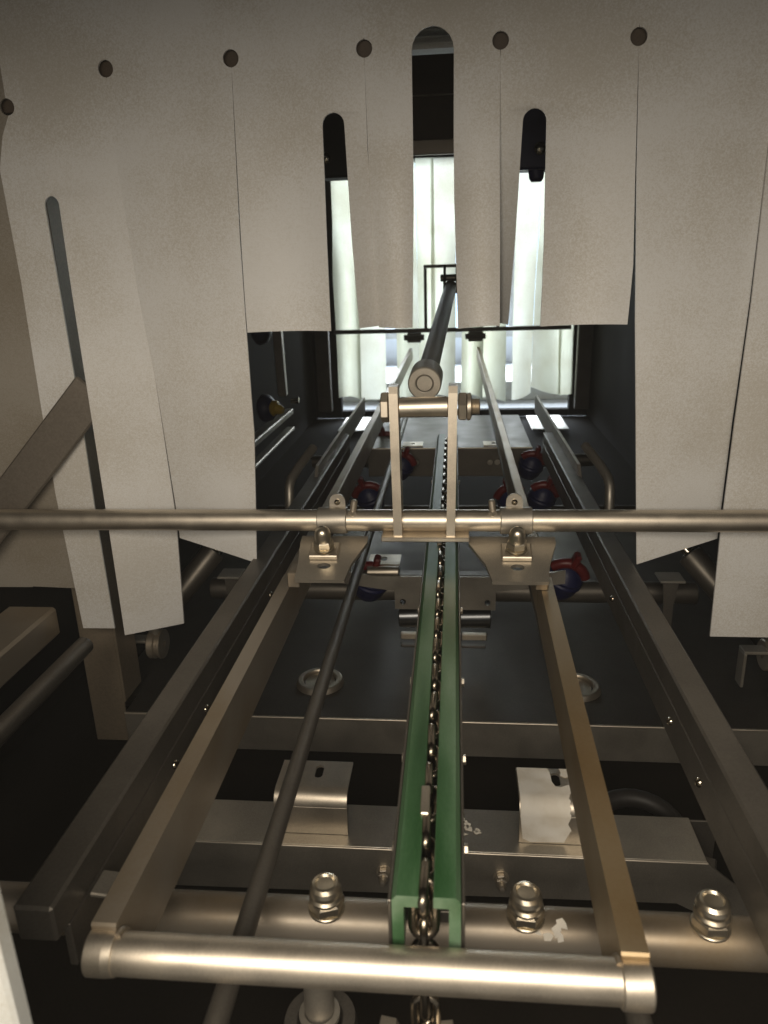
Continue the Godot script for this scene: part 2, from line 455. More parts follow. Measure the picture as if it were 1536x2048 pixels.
func cross_shaft() -> void:
	var Y := 0.447
	var Z := -0.910
	var sh := tag(obj("cross_shaft", (func() -> SurfaceTool:
		var st := mb()
		rod(st, Vector3(-0.70, Y, Z), Vector3(0.64, Y, Z), 0.0142, 40)
		return st).call(), mats.bright), "round stainless shaft running across the whole tunnel in front of the curtain", "shaft")
	for c in [[-0.1785, -0.140, -0.204, -0.140, -0.206, -0.116, "left", -1.0], [0.058, 0.0985, 0.047, 0.1165, 0.018, 0.131, "right", 1.0]]:
		var b := thing("clamp_bracket", "clamp on the shaft %s of the fork, dome nut on its sloping plate" % c[6], "bracket", Vector3((c[0] + c[1]) * 0.5, 0.385, -0.86), "clamp brackets on the cross shaft")
		# sloping plate from the front edge up under the shaft
		var sl := Vector3(0, 0.022, -0.075).normalized()
		var nr := Vector3(0, 0.075, 0.022).normalized()
		var bas := Basis(Vector3.RIGHT, -sl, nr)   # y runs down the slope
		var o0 := Vector3(0, 0.401, -0.820)
		var ln := 0.090
		var st := mb()
		var sx: float = 0.957 * ((c[2] + c[3]) * 0.5 - 0.002 * c[7])
		# plate as two halves round a slot; the inner half flares towards the rear
		for sd: float in [-1.0, 1.0]:
			var pts := PackedVector2Array()
			var xe: float = 0.957 * (c[2] if sd < 0 else c[3])
			var xr: float = 0.975 * (c[4] if sd < 0 else c[5])
			pts.append(V(sx, 0)); pts.append(V(xe, 0)); pts.append(V(lerpf(xe, xr, 0.25), -0.032)); pts.append(V(xr, -0.076)); pts.append(V(xr, -ln)); pts.append(V(sx, -ln))
			for k in 9:
				var a := -PI / 2 + PI * k / 8.0
				pts.append(V(sx + sd * 0.0085 * cos(a), -0.027 + 0.006 * sin(a)))
			prism(st, pts, 0.005, o0 - nr * 0.005, bas)
		obj("plate", st, mats.steel, b)
		# riser between the side bar and the plate
		st = mb()
		var rx: float = -0.2095 if c[7] < 0 else 0.0985
		span(st, rx, rx + 0.0150, 0.3802, 0.4, -0.842, -0.875, 0.001)
		obj("riser", st, mats.stained, b)
		# collar round the shaft with a hinge ear on top
		st = mb()
		lathe(st, Vector3(c[0], Y, Z), Vector3.RIGHT, [V(0.0135, 0), V(0.0168, 0), V(0.0175, 0.001), V(0.0175, c[1] - c[0] - 0.001), V(0.0168, c[1] - c[0]), V(0.0135, c[1] - c[0])], 32)
		obj("collar", st, mats.steel, b)
		st = mb()
		var ear := PackedVector2Array()
		for k in 13:
			var a := PI * k / 12.0
			ear.append(V(0.0105 * cos(a), 0.016 + 0.0105 * sin(a)))
		ear.append(V(-0.0105, 0)); ear.append(V(0.0105, 0))
		var ex: float = (c[0] + c[1]) * 0.5 + (0.006 if c[7] < 0 else -0.002)
		prism(st, ear, 0.004, Vector3(ex, Y + 0.008, Z - 0.009), Basis(Vector3.RIGHT, Vector3.UP, Vector3.BACK))
		obj("ear", st, mats.steel, b)
		st = mb()
		lathe(st, Vector3(ex, Y + 0.0235, Z - 0.005), Vector3.BACK, [V(0.004, 0), V(0.004, 0.0015), V(0.002, 0.003), V(0, 0.0032)], 14)
		obj("rivet", st, mats.chrome, b)
		# foot block on the slope and the dome nut
		st = mb()
		var bx: float = (c[0] + c[1]) * 0.5 - 0.006 * (1.0 if c[7] < 0 else 0.3)
		var bc := o0 + sl * 0.0535 + Vector3(bx, 0, 0)
		box(st, bc + nr * 0.0032, Vector3(0.037, 0.030, 0.0064), 0.0012, bas)
		obj("foot_block", st, mats.bright, b)
		cap_nut("dome_nut", b, bc + nr * 0.0068 - sl * 0.001, nr, 0.0112)
		# lubrication nipple
		st = mb()
		var nx: float = c[1] + 0.0085 if c[7] < 0 else c[0] - 0.0085
		rod(st, Vector3(nx - 0.001, Y + 0.010, Z + 0.006), Vector3(nx - 0.003 * c[7], Y + 0.030, Z + 0.006), 0.0042, 14)
		hexnut(st, Vector3(nx - 0.001, Y + 0.009, Z + 0.006), Vector3(-0.003 * c[7], 0.02, 0), 0.0058, 0.006)
		obj("nipple", st, mats.bright, b)

func fork() -> void:
	var f := thing("fork_bracket", "upright two-armed fork bracket with a bolted sleeve across its top", "bracket", Vector3(-0.037, 0.43, -0.89))
	var st := mb()
	span(st, -0.0935, 0.0185, 0.428, 0.434, -0.880, -0.945, 0.001)
	obj("base_plate", st, mats.bright, f)
	for x in [[-0.0775, -0.0665, -0.0795, -0.0690], [-0.0105, 0.0005, -0.0075, 0.0035]]:
		st = mb()
		var prof := PackedVector2Array([V(0.0, 0.434), V(0.001, 0.616), V(0.005, 0.624), V(0.030, 0.624), V(0.034, 0.618), V(0.036, 0.434)])
		# side profile (z back from the front face, y) extruded along x, leaning a little
		var lean: float = ((x[2] as float) - (x[0] as float)) / 0.19
		prism(st, prof, 0.0108, Vector3(x[0] - lean * 0.434, 0, -0.884), Basis(Vector3(0, 0, -1), Vector3(lean, 1, 0), Vector3(1, 0, 0)))
		obj("fork_arm", st, mats.bright, f)
	var pc := Vector3(0, 0.597, -0.900)
	st = mb()
	rod(st, Vector3(-0.0685, pc.y, pc.z), Vector3(-0.0075, pc.y, pc.z), 0.0125, 32)
	obj("sleeve", st, mats.bright, f)
	st = mb()
	hexnut(st, Vector3(-0.080, pc.y, pc.z), Vector3.LEFT, 0.0185, 0.0105, 0.5)
	obj("bolt_head", st, mats.bright, f)
	st = mb()
	hexnut(st, Vector3(0.004, pc.y, pc.z), Vector3.RIGHT, 0.0185, 0.011, 0.25)
	lathe(st, Vector3(0.015, pc.y, pc.z), Vector3.RIGHT, [V(0.017, 0), V(0.0165, 0.004), V(0.0125, 0.0055), V(0, 0.0055)], 24)
	obj("lock_nut", st, mats.bright, f)
	st = mb()
	var th := [V(0, 0)]
	for k in 8:
		th.append(V(0.0098, k * 0.0016)); th.append(V(0.0088, k * 0.0016 + 0.0008))
	th.append(V(0, 0.0128))
	lathe(st, Vector3(0.018, pc.y, pc.z), Vector3.RIGHT, th, 20)
	obj("bolt_thread", st, mats.bright, f)

func push_rod() -> void:
	var a := Vector3(-0.0375, 0.622, -0.925)
	var b := Vector3(-0.0095, 0.716, -1.76)
	var p := thing("push_rod", "dark round push rod rising from the fork back into the tunnel", "rod", a)
	var d := (b - a).normalized()
	var st := mb()
	rod(st, a + d * 0.02, b, 0.0135, 24)
	obj("rod", st, mats.smooth, p)
	st = mb()
	lathe(st, a - d * 0.002, d, [V(0.0105, 0.001), V(0.012, 0), V(0.0195, 0), V(0.021, 0.0015), V(0.021, 0.044), V(0.0165, 0.062), V(0.0135, 0.064)], 32)
	obj("end_sleeve", st, mats.steel, p)
	st = mb()
	lathe(st, a - d * 0.0005, d, [V(0, 0), V(0.0095, 0), V(0.0105, 0.001), V(0.0105, 0.01)], 24)
	obj("plug", st, mats.steel, p)
	st = mb()
	for s: float in [-1.0, 1.0]:
		bar(st, b + Vector3(s * 0.014, -0.004, 0.01), b + Vector3(s * 0.014, 0.034, -0.05), 0.006, 0.03)
	rod(st, b + Vector3(-0.024, 0.018, -0.03), b + Vector3(0.024, 0.018, -0.03), 0.008, 14)
	obj("clevis", st, mats.dull, p)

func chain_guide() -> void:
	var g := thing("chain_guide", "green plastic chain guide with an open slot along its top, in a thin steel channel", "chain guide", Vector3(CX, 0.36, -0.35))
	for s: float in [-1.0, 1.0]:
		var st := mb()
		var poly := PackedVector2Array([V(s * 0.0210, 0.356), V(s * 0.0210, 0.3965), V(s * 0.0180, 0.4), V(s * 0.0050, 0.4), V(s * 0.0044, 0.3994), V(s * 0.0044, 0.3915), V(s * 0.0138, 0.3915), V(s * 0.0138, 0.356)])
		prism(st, poly, 1.297, Vector3(CX, 0, -1.647), Basis.IDENTITY)
		obj("green_rail", st, mats.green, g)
	var st2 := mb()
	span(st2, CX - 0.0236, CX - 0.0214, 0.346, 0.3945, -0.3515, -1.65, 0.0005)
	obj("channel_side", st2, mats.dull, g)
	st2 = mb()
	span(st2, CX + 0.0214, CX + 0.0236, 0.346, 0.3945, -0.3515, -1.65, 0.0005)
	obj("channel_side", st2, mats.dull, g)
	st2 = mb()
	span(st2, CX - 0.0213, CX + 0.0213, 0.346, 0.3555, -0.382, -1.65, 0.0005)
	obj("channel_base", st2, mats.dull, g)
	for z in [-0.42, -0.52, -0.64, -0.80, -1.05, -1.35]:
		for s: float in [-1.0, 1.0]:
			var b := mb()
			hexnut(b, Vector3(CX + s * 0.0236, 0.372, z), Vector3(s, 0, 0), 0.0042, 0.003, 0.2)
			obj("screw", b, mats.bright, g)

func link_path(upright: bool) -> Array:
	var path := []
	var hl := 0.0105    # half straight part along z
	var hw := 0.0070    # centre line half width
	for k in 9:
		var a := PI * k / 8.0
		path.append(Vector3(hw * cos(a), 0, hl + hw * sin(a)))
	for k in 9:
		var a := PI + PI * k / 8.0
		path.append(Vector3(hw * cos(a), 0, -hl + hw * sin(a)))
	var out := []
	for p: Vector3 in path:
		out.append(Vector3(0, p.x, p.z) if upright else p)
	return out

func drive_chain() -> void:
	var c := thing("drive_chain", "oily round-link steel chain lying in the slot of the green guide", "chain", Vector3(CX - 0.002, 0.39, -0.35))
	var meshes := []
	for up in [true, false]:
		var st := mb()
		sweep(st, link_path(up), 0.0033, 10, true)
		st.generate_normals()
		meshes.append(st.commit())
	var pitch := 0.0246
	var z := -0.366
	for k in 52:
		var m := MeshInstance3D.new()
		m.name = "link"
		m.mesh = meshes[k % 2]
		m.material_override = mats.chain
		c.add_child(m, true)
		m.position = Vector3(rng.randf_range(-0.0006, 0.0006), 0.0015 + rng.randf_range(-0.0008, 0.0008), z + 0.35)
		m.rotation = Vector3(rng.randf_range(-0.05, 0.05), rng.randf_range(-0.04, 0.04), rng.randf_range(-0.25, 0.25) if k % 2 == 1 else rng.randf_range(-0.08, 0.08))
		z -= pitch
	for k in 8:      # the run that drops off the end of the guide
		var m := MeshInstance3D.new()
		m.name = "link"
		m.mesh = meshes[(k + 1) % 2]
		m.material_override = mats.chain
		c.add_child(m, true)
		m.position = Vector3(0, -0.014 - k * 0.0235, -0.0155)
		m.rotation = Vector3(PI / 2 - (0.35 if k == 0 else 0.04), 0, 0)
	for t in [[-0.432, -1.0], [-0.955, -1.0]]:
		var st := mb()
		box(st, Vector3(CX - 0.0035, 0.399, t[0]), Vector3(0.006, 0.011, 0.026), 0.0008, Basis(Vector3.RIGHT, 0.12))
		obj("carrier_tab", st, mats.bright, c)

func rails() -> void:
	for s in [[-0.2815, -0.2545, "left outer rail of rectangular steel tube, its near end stained yellow-brown"], [0.2085, 0.2355, "right outer rail of rectangular steel tube, mostly in shadow"]]:
		var r := thing("outer_rail", s[2], "rail", Vector3(s[0], 0.33, -0.345), "outer conveyor rails")
		var st := mb()
		span(st, s[0], s[1], 0.352, 0.380, -0.345 if s[0] < 0 else -0.30, -1.75, 0.002)
		obj("tube", st, mats.dull, r)
		st = mb()
		var inner: float = s[1] - 0.003 if s[0] < 0 else s[0] + 0.003
		span(st, inner - 0.0028, inner + 0.0028, 0.315, 0.3515, -0.36, -1.75, 0.0008)
		obj("hanging_flange", st, mats.dull, r)
		for z in [-0.55, -0.64, -0.92, -1.2]:
			st = mb()
			lathe(st, Vector3(inner + (0.003 if s[0] < 0 else -0.003), 0.334, z), Vector3(1.0 if s[0] < 0 else -1.0, 0, 0), [V(0.0045, 0), V(0.004, 0.002), V(0.002, 0.0035), V(0, 0.0038)], 12, true)
			obj("rivet", st, mats.chrome, r)
	for s in [[-0.147, "left of the chain guide", -0.25], [0.1125, "under the right side bar", -0.25]]:
		var st := mb()
		rod(st, Vector3(s[0], 0.318, s[2]), Vector3(s[0], 0.330, -2.25), 0.0076, 20)
		tag(obj("guide_rod", st, mats.dull), "dark round guide rod %s, running back to the exit" % s[1], "rod", "round guide rods below the frame")
	for s in [[-1.0, "left of the push rod"], [1.0, "right of the push rod"]]:
		var st := mb()
		var x: float = CX + s[0] * 0.250
		var poly := PackedVector2Array([V(-1.33, 0.352), V(-1.38, 0.398), V(-2.16, 0.400), V(-2.16, 0.352)])
		prism(st, poly, 0.006, Vector3(x - 0.003, 0, 0), Basis(Vector3(0, 0, 1), Vector3(0, 1, 0), Vector3(1, 0, 0)))
		tag(obj("side_guide", st, mats.steel), "flat side guide plate with a pointed near end, %s" % s[1], "guide plate", "flat side guides")
	for s in [[-1.0, -0.300, "left"], [1.0, 0.270, "right"]]:
		var st := mb()
		var x: float = s[1]
		var path := [Vector3(x, 0.26, -1.255), Vector3(x, 0.360, -1.265), Vector3(x, 0.386, -1.272), Vector3(x - s[0] * 0.002, 0.398, -1.285), Vector3(x - s[0] * 0.010, 0.412, -1.32), Vector3(x - s[0] * 0.026, 0.432, -1.385)]
		sweep(st, path, 0.0085, 14)
		tag(obj("hooked_rod", st, mats.steel), "bent round rod leaning inward beside the %s rail behind the shaft" % s[2], "hook", "bent hook rods")

# ---------------------------------------------------------------- lower structure
func dome_bolt(parent: Node3D, at: Vector3, turn: float) -> void:
	var b := Node3D.new()
	b.name = "capped_bolt"
	parent.add_child(b, true)
	b.position = at - parent.position
	var st := mb()
	lathe(st, at, Vector3.UP, [V(0, 0), V(0.0138, 0), V(0.0142, 0.0006), V(0.0142, 0.002), V(0.0135, 0.0026), V(0, 0.0026)], 24)
	obj("washer", st, mats.satin, b)
	st = mb()
	hexnut(st, at + Vector3(0, 0.0026, 0), Vector3.UP, 0.0140, 0.0085, turn)
	obj("hex_nut", st, mats.satin, b)
	st = mb()
	lathe(st, at + Vector3(0, 0.011, 0), Vector3.UP, [V(0.0122, 0), V(0.0130, 0.001), V(0.0130, 0.003), V(0.0118, 0.004), V(0.0112, 0.0045), V(0.0120, 0.006), V(0.0122, 0.009), V(0.0116, 0.0125), V(0.0098, 0.0150), V(0.0078, 0.0156), V(0.0066, 0.0138), V(0, 0.013)], 24)
	obj("cap", st, mats.satin, b)

func cross_pipe() -> void:
	var p := thing("cross_pipe", "thick round steel pipe across the tank below the front bar, carrying capped bolts", "pipe", Vector3(0, 0.2725, -0.445))
	var st := mb()
	rod(st, Vector3(-0.46, 0.270, -0.445), Vector3(0.46, 0.2755, -0.445), 0.0185, 36)
	obj("pipe", st, mats.stained, p)
	for b in [[-0.0985, 0.2], [0.0535, 0.6], [0.1880, 0.45]]:
		dome_bolt(p, Vector3(b[0], 0.2895 + b[0] * 0.006, -0.442), b[1])
	# torn flakes of a white label stuck to the pipe
	st = mb()
	var r := RandomNumberGenerator.new()
	r.seed = 6
	for k in 9:
		var x := 0.050 + r.randf() * 0.030
		var a := 0.35 + r.randf() * 0.5
		var c := Vector3(x, 0.2733 + 0.0188 * cos(a), -0.445 + 0.0188 * sin(a))
		var bs := Basis(Vector3.RIGHT, a) * Basis(Vector3.UP, r.randf() * 3.0)
		var poly := PackedVector2Array()
		for q in 6:
			var rad := r.randf_range(0.0015, 0.0052)
			poly.append(V(rad * cos(TAU * q / 6.0), rad * sin(TAU * q / 6.0)))
		prism(st, poly, 0.0003, c, Basis(bs.x, bs.z, bs.y))
	obj("label_remnant", st, mats.label, p)

func front_tray() -> void:
	var t := thing("tray_lip", "folded steel sheet across the tank with a bright front edge and angled right corner", "tray", Vector3(0, 0.09, -0.655))
	var st := mb()
	# front face, cut low at the middle and bevelled towards the right
	var poly := PackedVector2Array([V(-0.36, 0.150), V(0.268, 0.150), V(0.335, 0.092), V(0.42, 0.02), V(0.36, 0.02), V(0.275, 0.078), V(0.240, 0.096), V(-0.36, 0.086)])
	prism(st, poly, 0.003, Vector3(0, 0, -0.657))
	obj("front_face", st, mats.steel, t)
	st = mb()
	span(st, -0.36, 0.268, 0.1472, 0.1502, -0.6575, -0.725, 0.0006)
	obj("top_sheet", st, mats.steel, t)
	st = mb()
	rod(st, Vector3(-0.36, 0.1497, -0.6555), Vector3(0.268, 0.1497, -0.6555), 0.0016, 10, 0.0003)
	obj("front_edge", st, mats.bright, t)  # added rod in lighter steel that draws the edge highlight
	st = mb()
	span(st, -0.36, 0.30, 0.092, 0.1468, -0.7235, -0.7262, 0.0006)
	obj("rear_face", st, mats.dull, t)
	st = mb()
	var fr := RandomNumberGenerator.new()
	fr.seed = 3
	for k in 8:
		var pl := PackedVector2Array()
		for q in 7:
			var rad := fr.randf_range(0.0015, 0.0055)
			pl.append(V(rad * cos(TAU * q / 7.0), rad * sin(TAU * q / 7.0)))
		prism(st, pl, 0.0003, Vector3(0.016 + fr.randf_range(-0.009, 0.011), 0.1503, -0.695 + fr.randf_range(-0.018, 0.012)), Basis(Vector3.RIGHT, Vector3(0, 0, -1), Vector3.UP))
	obj("label_remnant", st, mats.label, t)
	for x in [-0.078, 0.051]:
		var s := mb()
		var d := Vector3(0, 0.12, 1).normalized()
		var at := Vector3(x, 0.121, -0.654)
		lathe(s, at, d, [V(0.009, 0), V(0.009, 0.0015), V(0, 0.0015)], 20)
		hexnut(s, at + d * 0.0015, d, 0.0068, 0.006, 0.4)
		hexnut(s, at + d * 0.0085, d, 0.0062, 0.004, 0.1)
		lathe(s, at, d, [V(0.0038, 0), V(0.0038, 0.019), V(0.0028, 0.0215), V(0, 0.022)], 14)
		obj("stud", s, mats.bright, t)

func bent_bracket(x0: float, x1: float, labelled: bool) -> void:
	var b := thing("bent_bracket", "bent steel bracket with one slot, covered by a torn white label" if labelled else "bare bent steel bracket with a slot and a round hole, left of the guide", "bracket", Vector3((x0 + x1) * 0.5, 0.15, -0.67), "bent brackets on the tray")
	var st := mb()
	var R := 0.016
	var yt := 0.203
	var sx := x0 + (x1 - x0) * 0.55
	# top plate with the slot (polygon x, y = -z)
	slotted(st, x0, x1, 0.690, 0.735, V(sx, 0.716), 0.0048, 0.0065, 0.003, Vector3(0, yt - 0.003, 0), Basis(Vector3.RIGHT, Vector3(0, 0, -1), Vector3.UP))
	var N := 10
	for k in N:     # rounded bend
		var a0 := PI / 2 * k / N
		var a1 := PI / 2 * (k + 1) / N
		st.set_smooth_group(1)
		var f := func(x: float, a: float, r: float) -> Vector3: return Vector3(x, yt - R + r * cos(a), -0.690 + r * sin(a))
		quad(st, f.call(x0, a0, R), f.call(x1, a0, R), f.call(x1, a1, R), f.call(x0, a1, R), Vector3(0, cos(a0), sin(a0)))
		st.set_smooth_group(2)
		quad(st, f.call(x0, a0, R - 0.003), f.call(x1, a0, R - 0.003), f.call(x1, a1, R - 0.003), f.call(x0, a1, R - 0.003), -Vector3(0, cos(a0), sin(a0)))
		st.set_smooth_group(-1)
		for x in [x0, x1]:
			quad(st, f.call(x, a0, R), f.call(x, a1, R), f.call(x, a1, R - 0.003), f.call(x, a0, R - 0.003), Vector3(1.0 if x == x1 else -1.0, 0, 0))
	span(st, x0, x1, 0.1506, yt - R, -0.677, -0.674, 0.0003)
	obj("sheet", st, mats.bright, b)
	if labelled:
		st = mb()
		var yl := yt + 0.0006
		# torn label: over the left two thirds of the top, down the bend and the front
		var top := PackedVector2Array([V(x0 + 0.001, 0.690), V(x0 + 0.001, 0.7345), V(sx - 0.008, 0.7345), V(sx - 0.0055, 0.729), V(sx - 0.0052, 0.712), V(sx - 0.002, 0.7035), V(sx + 0.004, 0.7025), V(sx + 0.013, 0.707), V(sx + 0.016, 0.698), V(sx + 0.012, 0.690)])
		prism(st, top, 0.0004, Vector3(0, yl - 0.0004, 0), Basis(Vector3.RIGHT, Vector3(0, 0, -1), Vector3.UP))
		var top2 := PackedVector2Array([V(sx + 0.0055, 0.7345), V(sx + 0.007, 0.728), V(sx + 0.0058, 0.7225), V(sx + 0.011, 0.719), V(sx + 0.016, 0.7225), V(sx + 0.0145, 0.7275), V(sx + 0.019, 0.7325), V(sx + 0.018, 0.7345)])
		prism(st, top2, 0.0004, Vector3(0, yl - 0.0004, 0), Basis(Vector3.RIGHT, Vector3(0, 0, -1), Vector3.UP))
		var xr := sx + 0.012
		for k in N:
			var a0 := PI / 2 * k / N
			var a1 := PI / 2 * (k + 1) / N
			var f2 := func(x: float, a: float) -> Vector3: return Vector3(x, yt - R + (R + 0.0006) * cos(a), -0.690 + (R + 0.0006) * sin(a))
			st.set_smooth_group(1)
			quad(st, f2.call(x0 + 0.001, a0), f2.call(xr - 0.0008 * (k % 3), a0), f2.call(xr - 0.0008 * ((k + 1) % 3), a1), f2.call(x0 + 0.001, a1), Vector3(0, cos(a0), sin(a0)))
		st.set_smooth_group(-1)
		var fr := PackedVector2Array([V(x0 + 0.001, yt - R), V(xr, yt - R), V(xr - 0.003, 0.178), V(xr + 0.001, 0.170), V(xr - 0.004, 0.160), V(xr - 0.006, 0.1535), V(x0 + 0.012, 0.1525), V(x0 + 0.004, 0.157)])
		prism(st, fr, 0.0004, Vector3(0, 0, -0.6738))
		obj("torn_label", st, mats.label, b).set_meta("label", "torn white paper label with ragged right edge")

func hoop() -> void:
	var h := thing("hoop_frame", "dark steel hoop frame behind the curtain, two posts on a low cross beam", "frame", Vector3(0, 0, -1.03))
	for s in [[-0.605, -0.547, "left post showing through the outermost slot"], [0.505, 0.563, "right post behind the curtain"]]:
		var st := mb()
		span(st, s[0], s[1], 0.012, 1.28, -1.024, -1.028, 0.001)
		var xi: float = s[1] if s[0] < 0 else s[0]
		var xo: float = xi + (0.004 if s[0] < 0 else -0.004)
		span(st, xi, xo, 0.088, 1.28, -1.023, -1.088, 0.001)
		obj("post", st, mats.post, h).set_meta("label", s[2])
	var st2 := mb()
	span(st2, -0.5425, 0.5005, 0.012, 0.075, -1.010, -1.014, 0.0012)
	obj("cross_beam", st2, mats.steel, h)
	st2 = mb()
	span(st2, -0.5425, 0.5005, 0.0715, 0.0755, -1.0145, -1.075, 0.0012)
	obj("beam_top", st2, mats.tank, h)
	st2 = mb()
	rod(st2, Vector3(-0.542, 0.0747, -1.0115), Vector3(0.500, 0.0747, -1.0115), 0.0019, 10, 0.0003)
	obj("beam_edge", st2, mats.bright, h)  # lighter rod added along the fold for its highlight line

func floor_parts() -> void:
	var st := mb()
	span(st, -0.60, 0.56, 0.045, 0.070, -1.076, -1.95, 0.001)
	tag(obj("drip_tray", st, mats.tank), "dark flat steel drip tray behind the low cross beam", "tray")
	for x in [[-0.235, "left of the chain guide"], [0.205, "right of the chain guide"]]:
		var s := mb()
		lathe(s, Vector3(x[0], 0.0705, -1.125), Vector3.UP, [V(0.029, 0), V(0.029, 0.008), V(0.030, 0.0095), V(0.037, 0.0095), V(0.039, 0.008), V(0.042, 0.0)], 36)
		lathe(s, Vector3(x[0], 0.0705, -1.125), Vector3.UP, [V(0.026, 0), V(0.026, 0.004), V(0.0, 0.003)], 30)
		tag(obj("drain_ring", s, mats.bright), "shiny round drain ring in the drip tray %s" % x[1], "drain ring", "drain rings in the drip tray")
	# middle support of the chain guide
	var p := thing("guide_support", "brown steel support plate with two round holes below the chain guide", "support plate", Vector3(CX, 0.19, -1.19))
	for s: float in [-1.0, 1.0]:
		var q := mb()
		var poly := PackedVector2Array([V(s * 0.014, 0.2485), V(s * 0.075, 0.2485), V(s * 0.120, 0.2485), V(s * 0.205, 0.262), V(s * 0.205, 0.238), V(s * 0.098, 0.222), V(s * 0.088, 0.222), V(s * 0.088, 0.186)])
		# bite the hole from the lower edge polygon so that it is a real hole
		var hx := s * 0.074
		poly.append(V(hx, 0.186))
		for k in 13:
			var a := -PI / 2 + s * TAU * k / 12.0
			poly.append(V(hx + 0.0055 * cos(a), 0.200 + 0.0055 * sin(a)))
		poly.append(V(hx - s * 0.0002, 0.186))
		poly.append(V(s * 0.014, 0.186))
		prism(q, poly, 0.004, Vector3(CX, 0, -1.19))
		obj("plate_half", q, mats.steel, p)
	var q2 := mb()
	span(q2, CX - 0.205, CX + 0.205, 0.2445, 0.2485, -1.1935, -1.215, 0.0008)
	obj("top_flange", q2, mats.dull, p)
	q2 = mb()
	slotted(q2, -0.155, -0.098, 1.22, 1.268, V(-0.128, 1.246), 0.006, 0.004, 0.003, Vector3(0, 0.2545, 0), Basis(Vector3.RIGHT, Vector3(0, 0, -1), Vector3.UP))
	rod(q2, Vector3(-0.155, 0.2475, -1.208), Vector3(-0.098, 0.2475, -1.208), 0.0100, 20)
	obj("slotted_tab", q2, mats.bright, p)
	for x in [[-0.100, -0.060], [0.010, 0.064]]:
		q2 = mb()
		rod(q2, Vector3(x[0], 0.160, -1.212), Vector3(x[1], 0.160, -1.212), 0.020, 28)
		obj("cross_sleeve", q2, mats.tank_gloss, p)
		q2 = mb()
		span(q2, x[0] + 0.002, x[1] - 0.006, 0.118, 0.130, -1.20, -1.212, 0.002)
		obj("upper_tie", q2, mats.bright, p)
		q2 = mb()
		span(q2, x[0] + 0.002, x[1] - 0.008, 0.102, 0.107, -1.20, -1.212, 0.002)
		obj("lower_tie", q2, mats.dull, p)
	# second beam farther in
	var b := thing("deck_beam", "low steel cross beam deep in the tunnel with a bright top edge and two slotted tabs", "beam", Vector3(0, 0.2, -2.0))
	st = mb()
	span(st, -0.24, 0.21, 0.205, 0.284, -1.990, -1.994, 0.001)
	obj("face", st, mats.dull, b)
	st = mb()
	span(st, -0.24, 0.21, 0.281, 0.285, -1.9945, -2.46, 0.001)
	obj("deck", st, mats.dull, b)
	st = mb()
	rod(st, Vector3(-0.24, 0.2842, -1.9915), Vector3(0.21, 0.2842, -1.9915), 0.0024, 10, 0.0003)
	obj("deck_edge", st, mats.bright, b)  # thin lighter rod, added to give the deck edge a highlight
	for x in [-0.116, 0.106]:
		st = mb()
		slotted(st, x - 0.028, x + 0.028, 1.985, 2.035, V(x, 2.010), 0.006, 0.003, 0.003, Vector3(0, 0.291, 0), Basis(Vector3.RIGHT, Vector3(0, 0, -1), Vector3.UP))
		obj("slotted_tab", st, mats.bright, b)
		for sx in [-0.010, 0.010]:
			st = mb()
			lathe(st, Vector3(x + sx, 0.245, -1.9895), Vector3.BACK, [V(0.008, 0), V(0.007, 0.003), V(0, 0.0035)], 14)
			obj("bolt", st, mats.steel, b)
	# tall plates under the exit, catching the daylight
	for x in [[-0.56, -0.42, "left"], [0.36, 0.53, "right"]]:
		st = mb()
		span(st, x[0], x[1], 0.020, 0.026, -3.45, -3.78, 0.002)
		tag(obj("sill_plate", st, mats.steel), "shiny flat sill plate before the exit, on the %s side" % x[2], "plate", "sill plates at the exit")

func nozzle(at: Vector3, lean: float, label: String) -> void:
	var n := thing("spray_nozzle", label, "nozzle", at, "blue spray nozzles with red clips")
	var ax := Vector3(sin(lean), cos(lean), 0.25).normalized()
	var st := mb()
	lathe(st, at - ax * 0.045, ax, [V(0, 0), V(0.020, 0), V(0.024, 0.004), V(0.030, 0.018), V(0.033, 0.030), V(0.0345, 0.032), V(0.0345, 0.035), V(0.032, 0.0365), V(0.032, 0.039), V(0.034, 0.0405), V(0.034, 0.044), V(0.031, 0.046), V(0.028, 0.056), V(0.018, 0.066), V(0.011, 0.070), V(0, 0.070)], 22, true)
	obj("body", st, mats.blue, n)
	st = mb()
	var side := ax.cross(Vector3.BACK).normalized()
	var path := []
	for k in 9:
		var a := -1.0 + 2.0 * k / 8.0
		path.append(at + side * (0.036 * sin(a)) + ax * (-0.012 + 0.040 * cos(a)) + Vector3(0, 0, 0.010))
	sweep(st, path, 0.0095, 10)
	bar(st, at + ax * 0.024 + Vector3(0, 0, 0.012), at + ax * 0.052 + Vector3(0, 0, 0.012), 0.020, 0.012, Vector3.RIGHT, 0.003)
	obj("clip", st, mats.red, n)

